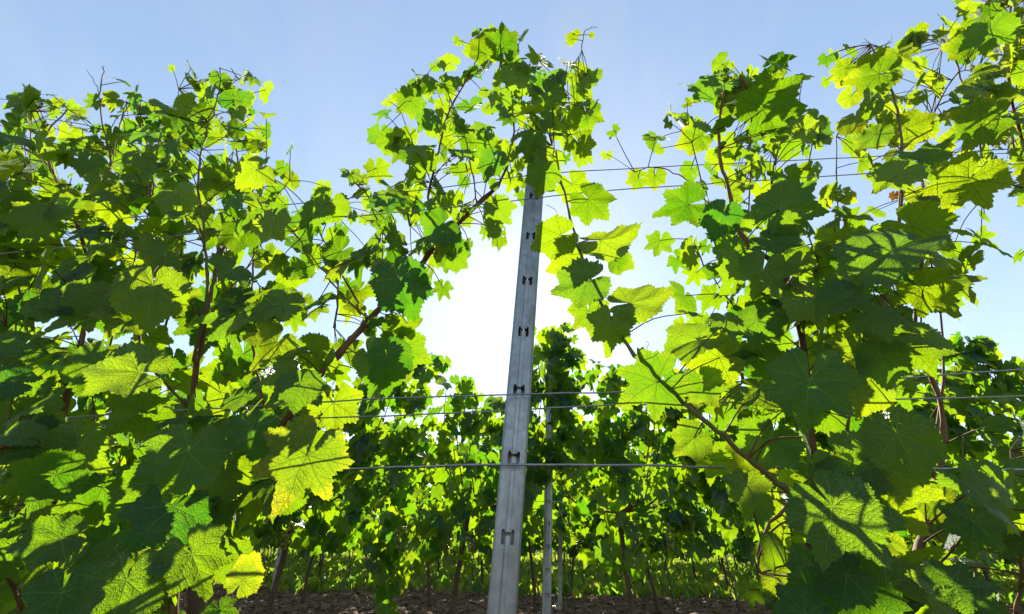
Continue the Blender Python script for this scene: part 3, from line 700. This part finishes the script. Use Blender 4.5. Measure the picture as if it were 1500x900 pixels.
def place_random(px, py, D, wm, key, yel=0., red=0., lim=.12):
    for (cx, cy, wp, hd, hy, hp) in occ:          # keep the picked leaves in front, and the yellow ones in the sun
        if D < hd + .02 and (px - cx) ** 2 + (py - cy) ** 2 < (wp * .5) ** 2: D = hd + rng.uniform(.02, .12)
    p = pull_in(at(px, py, D), lim)
    for (cx, cy, wp, hd, hy, hp) in occ:
        if hy >= .25:
            q = p - hp; t_ = q.dot(SUN)
            if t_ > .01 and (q - SUN * t_).length < .062: return
    front = D < .80
    N, T = canopy_frame(front)
    add_petiole(p)
    x_, y_ = project(p); ins = -60 < x_ < 1560 and -60 < y_ < 960
    RAND[key].append((wm / (p - CP).length + (10 if ins else 0), p, N, T, wm, yel, red))
for (x, y, dn) in items:
    if dn == 0: continue
    d0 = depth(at(x + 25, y + 25, .8)); wpx = .095 * FPX / d0
    nl = dn / 8 * (6.2 if y < 500 and x < 430 else 7.4 if x >= 1215 and y < 330 else 6.2 if y < 500 else 3.7) * 2500 / (wpx * wpx * .60)
    if y > 560 and (x < 330 or x > 1120): nl *= .85
    if x >= 1230 and y < 330: nl *= .72
    nl = int(nl) + (rng.random() < nl % 1)
    for _ in range(nl):
        px, py = x + rng.uniform(0, 50), y + rng.uniform(-12, 38)     # blades hang below their base
        thick = .05 + .022 * dn
        D = .84 + rng.uniform(-1, 1) * thick
        if y > 500 and (x < 330 or x > 1130) and rng.random() < .10: D = rng.uniform(.50, .62)
        if dn < 5: D = max(D, .74)
        if 785 < px < 1000 and py > 240 and dn < 6 and rng.random() < .8: continue
        if D < .74 and (px > 720 and px < 830) and py > 235: D = .86
        if 760 < px < 815 and py < 215 and rng.random() < .5: D = rng.uniform(.67, .73)
        if px > 1215 and py < 330: D = max(D, .775)
        if 268 < px < 335 and 235 < py < 520: D = max(D, .76)
        if 1030 < px < 1110 and 230 < py < 370: D = max(D, .75)
        sz = rng.choice((.048, .06, .072, .085, .095, .108)) * (1.0 if y > 300 else .88)
        if dn <= 5: sz *= .82
        isred = 1300 < px < 1350 and 240 < py < 300 and rng.random() < .5
        if isred: sz = .028; D = .74
        place_random(px, py, D, sz, vine_of(px), yel=max(0, rng.gauss(.08 if px < 1215 or py > 330 else .45, .14)), red=.85 if isred else 0., lim=.10 if dn < 4 else .12 if dn < 6 else .16)
# young leaves at the shoot tips
for (px, py, D) in [(300, 120, .75), (340, 130, .75), (322, 115, .75), (355, 150, .76), (180, 120, .78), (205, 145, .78), (700, 60, .77), (690, 72, .77), (1060, 115, .72), (1290, 70, .74), (425, 262, .84), (415, 245, .84), (380, 205, .84), (365, 175, .84), (1180, 170, .82), (1200, 185, .82), (1345, 60, .84), (1320, 70, .82)]:
    place_random(px, py, D, rng.uniform(.04, .06), vine_of(px), yel=.25)
for key in VE:                                    # the largest in view one by one, what is left over (mostly out of view) as one mass
    RAND[key].sort(key=lambda q: -q[0]); n1 = 298 - counts[key]
    for (_, p, N, T, wm, yel, red) in RAND[key][:n1]: put_leaf(HI, p, N, T, wm / 1.62, VE[key], yel, red)
    rest = [(p, N, T, wm / 1.62) for (_, p, N, T, wm, yel, red) in RAND[key][n1:]]
    if rest:
        o = link('foliage', joined_leaves('foliage', rest, M['foliage_near'], NEAR_), VE[key]); o['kind'] = 'stuff'; o.color = (1, .1 if key not in 'EG' else .3, 0, 1)
# tendrils
def curl(tb, start, d, L_, turns, r=.0007, mat=2):
    pts = []; p = Vector(start); d = d.normalized(); ax = d.orthogonal().normalized(); n_ = 26
    rot0 = rng.uniform(0, 6.28); ax.rotate(Matrix.Rotation(rot0, 3, d))
    for i in range(n_):
        t = i / (n_ - 1); pts.append(p.copy()); p = p + d * (L_ / n_ * (1 - .45 * t))
        d.rotate(Matrix.Rotation(turns * 6.28 / n_ * (t ** 1.6) * 2.2, 3, ax)); p += ax * .0006 * t
    tb.add(pts, [r * (1 - .5 * i / n_) for i in range(n_)], 5, mat, cap=False)
TEND = [(1278, 60, .74, (-.25, 0, 1), .07, .5), (1278, 60, .74, (-.8, 0, .9), .045, .8), (864, 42, .77, (.5, 0, 1), .045, .6), (870, 46, .77, (1, 0, .1), .05, .9),
        (1300, 62, .74, (.7, 0, .5), .05, .5), (726, 282, .8, (-.2, -.3, -1), .05, 1.2), (880, 440, .7, (-.4, 0, -1), .06, .9), (930, 512, .69, (.8, 0, .4), .06, .8),
        (836, 300, .73, (.6, -.2, -.3), .08, .8), (858, 372, .72, (-.6, 0, -.3), .05, 1.3), (800, 300, .71, (1, 0, -.6), .05, .3), (1320, 190, .72, (.7, -.3, .2), .09, 1.2),
        (1325, 140, .72, (1, -.2, .1), .08, 1.0), (1360, 270, .7, (.2, -.3, -1), .07, 1.2), (68, 195, .8, (.8, 0, .6), .05, .9), (152, 99, .78, (.1, 0, 1), .02, .5)]
for (px, py, D, dv, L_, tn) in TEND:
    p = at(px, py, D); i = int(np.linalg.norm(SK - np.array(p[:]), axis=1).argmin())
    curl(shoot_objs[skel[i][1]][1], Vector(SK[i]) if (Vector(SK[i]) - p).length < .03 else p, Vector(dv), L_, tn)
for vk, t, mt, P in shoot_objs:
    link('shoot', t.mesh('shoot'), VE[vk], [M['green_shoot'] if mt else M['cane'], M['petiole'], M['tendril']])
# dried tendrils knotted round the middle wires
t = Tubes()
for k in range(7):
    p = at(rng.uniform(1060, 1100), rng.uniform(566, 580), DW); curl(t, p, Vector((rng.uniform(-1, 1), rng.uniform(-.5, .3), rng.uniform(-1, .4))), rng.uniform(.03, .08), rng.uniform(.8, 2.2), .0011, 0)
o = link('dried_tendril', t.mesh('dried_tendril'), VE['D'], [M['dry']])
t = Tubes()
for k in range(4):
    p = at(rng.uniform(460, 467), rng.uniform(607, 615), DW); curl(t, p, Vector((rng.uniform(-1, 1), rng.uniform(-.5, .3), rng.uniform(-1, 1))), rng.uniform(.015, .03), 2.0, .0010, 0)
o = link('dried_tendril', t.mesh('dried_tendril'), VE['C'], [M['dry']])
# trunks of the front vines (below the frame)
for key, x0, x1, (bx, by), lab in VINES:
    f_ = VE[key].location; t = Tubes()
    tgt = {'A': at(20, 940, .8), 'F': at(70, 940, .8), 'G': at(1470, 940, .7), 'B': at(250, 940, .8), 'C': at(285, 800, .8), 'D': at(1190, 800, .72), 'E': at(1310, 940, .7)}[key]
    pts = smooth_path([f_ + Vector((0, 0, -.05)), f_ + Vector((.01, .01, .12)), (f_ + tgt) * .5 + Vector((.015, .01, .1)), tgt], 5)
    t.add(pts, [.022 - .011 * i / (len(pts) - 1) for i in range(len(pts))], 9, 0, lump=.25)
    link('trunk', t.mesh('trunk'), VE[key], [M['bark']])

# ------------------------------------------------------------------ ROWS BEHIND
def interp(tab, x):
    if x <= tab[0][0]: return tab[0][1]
    for (a, b_), (c_, d) in zip(tab, tab[1:]):
        if x <= c_: return b_ + (d - b_) * (x - a) / (c_ - a)
    return tab[-1][1]
TOP2 = [(-400, 560), (0, 570), (200, 560), (300, 555), (370, 560), (480, 590), (560, 560), (592, 515), (625, 522), (650, 548), (668, 556), (690, 562), (700, 605), (745, 612), (765, 560), (785, 500), (810, 488), (835, 505), (850, 545), (880, 555), (900, 560), (1000, 560), (1100, 570), (1300, 570), (1345, 560), (1390, 530), (1420, 505), (1450, 498), (1475, 530), (1500, 545), (1900, 540)]
BOT2 = [(-400, 800), (370, 770), (480, 790), (545, 790), (560, 840), (580, 880), (600, 885), (620, 800), (660, 820), (720, 800), (780, 760), (800, 700), (835, 700), (850, 800), (880, 820), (980, 820), (1010, 770), (1060, 790), (1200, 800), (1900, 800)]
gclusters = []
def grape_mesh(seed):
    r_ = random.Random(seed); Vs, Fs, b = [], [], 0
    bm = bmesh.new(); bmesh.ops.create_icosphere(bm, subdivisions=1, radius=1)
    cv = np.array([v.co[:] for v in bm.verts]); cf = np.array([[v.index for v in f.verts] for f in bm.faces]); bm.free()
    for i in range(46):
        t = r_.random(); rad = .032 * (1 - .75 * t) + .004; a = r_.uniform(0, 6.28); q = r_.uniform(.5, 1) ** .5
        Vs.append(cv * .0085 + np.array([math.cos(a) * rad * q, math.sin(a) * rad * q, -.015 - .12 * t])); Fs.append(cf + b); b += len(cv)
    me = np_mesh('grape_bunch', np.concatenate(Vs), np.concatenate(Fs)); me.materials.append(M['grape']); return me
GR = [grape_mesh(i) for i in range(3)]
def make_vine(row, X, D, zb, zt, label, group, nleaf, nobj, nstuff_scale, trunk_lean=0., x_half=.65, tab=True, grapes=3, sz=.10):
    y = D + SLOPE * X; root = empty('grapevine', Vector((X, y, 0)), label, 'grapevine', group)
    # trunk and canes
    t = Tubes(); hx = rng.uniform(-.05, .05) + trunk_lean
    top = Vector((X + hx, y, max(.62, zb + .1)))
    pts = smooth_path([Vector((X, y, -.04)), Vector((X + hx * .3 + rng.uniform(-.02, .02), y + .01, .25)), top], 4)
    t.add(pts, [.019 - .005 * i / (len(pts) - 1) for i in range(len(pts))], 7, 0, lump=.3)
    link('trunk', t.mesh('trunk'), root, [M['bark']])
    if row <= 4:
        t = Tubes()
        for s_ in range(7 if row == 2 else 5):
            sx = rng.uniform(-x_half, x_half) * .8; zt_ = (interp_top(row, X + sx, D) if tab else zt) 
            pts = smooth_path([top, top + Vector((sx * .6, rng.uniform(-.04, .04), .08)), Vector((X + sx, y + rng.uniform(-.1, .1), (zb + zt_) / 2)), Vector((X + sx * 1.15, y + rng.uniform(-.1, .1), zt_ - .12))], 4)
            t.add(pts, [.0075 - .0055 * i / (len(pts) - 1) for i in range(len(pts))], 5, 0)
        link('cane', t.mesh('cane'), root, [M['cane']])
    cand = []
    tries = 0
    while len(cand) < nleaf and tries < nleaf * 6:
        tries += 1
        lx = X + rng.gauss(0, 1) * x_half * .62 if rng.random() < .3 else X + rng.uniform(-x_half, x_half) * 1.05
        ztop = interp_top(row, lx, D) if tab else zt + .12 * math.sin(lx * 5 + row) + .08 * math.sin(lx * 13)
        zbot = interp_bot(row, lx, D) if tab else zb + .10 * math.sin(lx * 4 + row * 2)
        lz = zbot + (ztop - zbot) * rng.random() ** .92
        if lz > ztop - .25 and rng.random() < .35: lx += rng.gauss(0, .07)
        # airy holes in the foliage
        hole = math.sin(lx * 9.1 + row * 3) * math.sin(lz * 10.3 + lx * 3.1)
        if hole > .55 and rng.random() < .85: continue
        th = .18 * (1 - .45 * max(0, (lz - 1.3) / .6))
        ly = D + SLOPE * lx + rng.uniform(-1, 1) * th
        if row == 2 and rng.random() < .04: lz += rng.uniform(0, .10)
        N, T = canopy_frame(ly < D + SLOPE * lx)
        cand.append((Vector((lx, ly, lz)), N, T, rng.uniform(.6, 1.25) * sz / 1.62, ly))
    # largest in the picture: the near side first
    cand.sort(key=lambda c_: c_[4] - 5 * c_[3])
    for (p, N, T, s, _) in cand[:nobj]: put_leaf(MID, p, N, T, s, root, max(0, rng.gauss(.08, .15)))
    rest = [(p, N, T, s * nstuff_scale) for (p, N, T, s, _) in cand[nobj:]]
    if rest:
        o = link('foliage', joined_leaves('foliage', rest, M['foliage']), root); o['kind'] = 'stuff'; o.color = (1, .08, 0, 1)
    for i in range(grapes):
        gp = Vector((X + rng.uniform(-.45, .45), y + rng.uniform(-.2, -.05), max(zb, .62) + rng.uniform(.0, .14)))
        o = bpy.data.objects.new('grape_bunch', rng.choice(GR)); COL.objects.link(o); o.parent = root
        o.matrix_local = Matrix.Translation(gp - root.location) @ Matrix.Rotation(rng.uniform(0, 6), 4, 'Z') @ Matrix.Diagonal((1, 1, rng.uniform(.8, 1.2), 1))
    return root
def z_at(px, py, D): return at(px, py, D).z
def px_of(lx, D, z): return project(Vector((lx, D + SLOPE * lx, z)))[0]
def interp_top(row, lx, D):
    px = px_of(lx, D, 1.55); z = z_at(px, interp(TOP2, px), D); return max(1.2, min(z, 2.2)) + .07
def interp_bot(row, lx, D):
    px = px_of(lx, D, .7); z = z_at(px, interp(BOT2, px) + 14, D); return max(.12, min(z, .95))
def X_from(px, py, D): return at(px, py, D).x
D2 = 2.9
row2 = [(-1270, 'behind the left edge of the front row'), (-850, 'hidden mostly by the leaves at the left edge'), (-430, 'behind the tall left vine'), (0, ''), (0, ''), (0, ''), (0, '')]
desc2 = [(-130, 'grapevine of the second row behind the far left front vine', .03), (130, 'grapevine of the second row behind the tall left front vine', .02),
         (395, 'grapevine of the second row behind the slanting cane, above the bright slanting post', .03),
         (664, 'full dark grapevine of the second row just left of the near post, brown trunk', .02),
         (935, 'grapevine of the second row right of the near post with hanging pale grapes', -.09), (1200, 'grapevine of the second row behind the right front vine', -.03),
         (1440, 'sunlit grapevine of the second row at the right edge with reddish stems', -.02), (1700, 'grapevine of the second row beyond the right edge of the view', 0)]
for (px, lab, ln) in desc2:
    make_vine(2, X_from(px, 890, D2), D2, .62, 1.85, lab, 'grapevines of the second row', 540, 300, 1.05, ln, x_half=.66, sz=.124)
D3 = 5.0
NTH = ['first', 'second', 'third', 'fourth', 'fifth', 'sixth', 'seventh', 'eighth', 'ninth', 'tenth', 'eleventh', 'twelfth']
def ORD(k_, txt): return txt % (NTH[k_ if k_ >= 0 else -1 - k_] + (' to the right of' if k_ >= 0 else ' to the left of'))
k = 0
for i in range(-7, 8):
    X = i * 1.15 + .35 + rng.uniform(-.1, .1)
    side = 'left' if X < 0 else 'right'
    lab = ORD(i - 1, 'third-row grapevine, %s the thin grey post of the third row')
    make_vine(3, X, D3, .50, 1.72, lab, 'grapevines of the third row', 480, 130 if abs(i) < 5 else 40, 1.15, rng.uniform(-.12, .05), x_half=.60, tab=False, grapes=2, sz=.112)
# rows 4 to 8: each vine still a thing, its leaves one mass, four kinds of vine shared
protos = []
for v in range(4):
    protos.append(make_vine(5 + v, 0, 0, .50, 1.70, 'x', 'x', 420, 0, 1.5, rng.uniform(-.1, .06), x_half=.60, tab=False, grapes=0, sz=.115))
ordn = {4: 'fourth', 5: 'fifth', 6: 'sixth', 7: 'seventh', 8: 'eighth', 9: 'ninth'}
used = set()
for row in range(4, 10):
    D = ground_y(row - 1); nn = int(D * 1.15 / 1.15) + 1
    for i in range(-nn, nn + 1):
        X = i * 1.15 + rng.uniform(-.12, .12) + .2 * row; v = rng.randrange(4); src = protos[v]
        if v not in used: root = src; used.add(v)
        else:
            root = src.copy(); COL.objects.link(root)
            for ch in src.children:
                c_ = ch.copy(); COL.objects.link(c_); c_.parent = root
        root.location = (X, D + SLOPE * X, 0); root.scale = (1, 1, rng.uniform(.93, 1.07))
        tag(root, 'distant small grapevine in the %s row back, seen under and between nearer vines' % ordn[row], 'grapevine', 'grapevines of the %s row' % ordn[row])
        if row == 4: root['label'] = ORD(i, 'distant fourth-row grapevine, %s the near post, seen low between the stems')
# the vineyard beyond, one mass
far = []
for row in range(10, 17):
    D = ground_y(row - 1)
    for i in range(int(D * 55)):
        lx = rng.uniform(-1.2, 1.2) * D
        N, T = canopy_frame(rng.random() < .5)
        far.append((Vector((lx, D + SLOPE * lx + rng.uniform(-.25, .25), rng.uniform(.38, 1.75 + .1 * math.sin(lx * 4)))), N, T, rng.uniform(.10, .16)))
o = link('far_vineyard', joined_leaves('far_vineyard', far, M['foliage'])); o.color = (1, .1, 0, 1)
tag(o, 'far vine rows merging into one green mass at the horizon', 'vineyard', kind='stuff')
# thin iron planting stakes in the back rows
stk = Tubes(); stk.add([Vector((0, 0, -.05)), Vector((0, 0, 1.0))], .006, 6); stm = stk.mesh('planting_stake'); stm.materials.append(M['stake'])
ST = sorted([(401, 5.0, .1), (505, 7.1, .04), (690, 7.1, .02), (838, 7.1, -.02), (985, 5.0, -.05), (1162, 5.0, -.1), (1078, 5.0, -.06), (900, 9.2, -.02), (560, 5.0, .03), (620, 9.2, 0)])
for i, (px, D, ln) in enumerate(ST):
    p = at(px, 870, D); o = bpy.data.objects.new('planting_stake', stm); COL.objects.link(o)
    o.location = (p.x, p.y, 0); o.rotation_euler = (0, ln, 0)
    nm = 'leftmost' if i == 0 else 'rightmost' if i == len(ST) - 1 else NTH[i] + ' from the left'
    tag(o, 'thin dark iron planting stake between the back vine trunks, ' + nm, 'stake', 'planting stakes in the back rows')
# cycles
scn.render.engine = 'CYCLES'
scn.cycles.max_bounces = 10; scn.cycles.transmission_bounces = 8; scn.cycles.diffuse_bounces = 5
print('objects', len(bpy.data.objects))
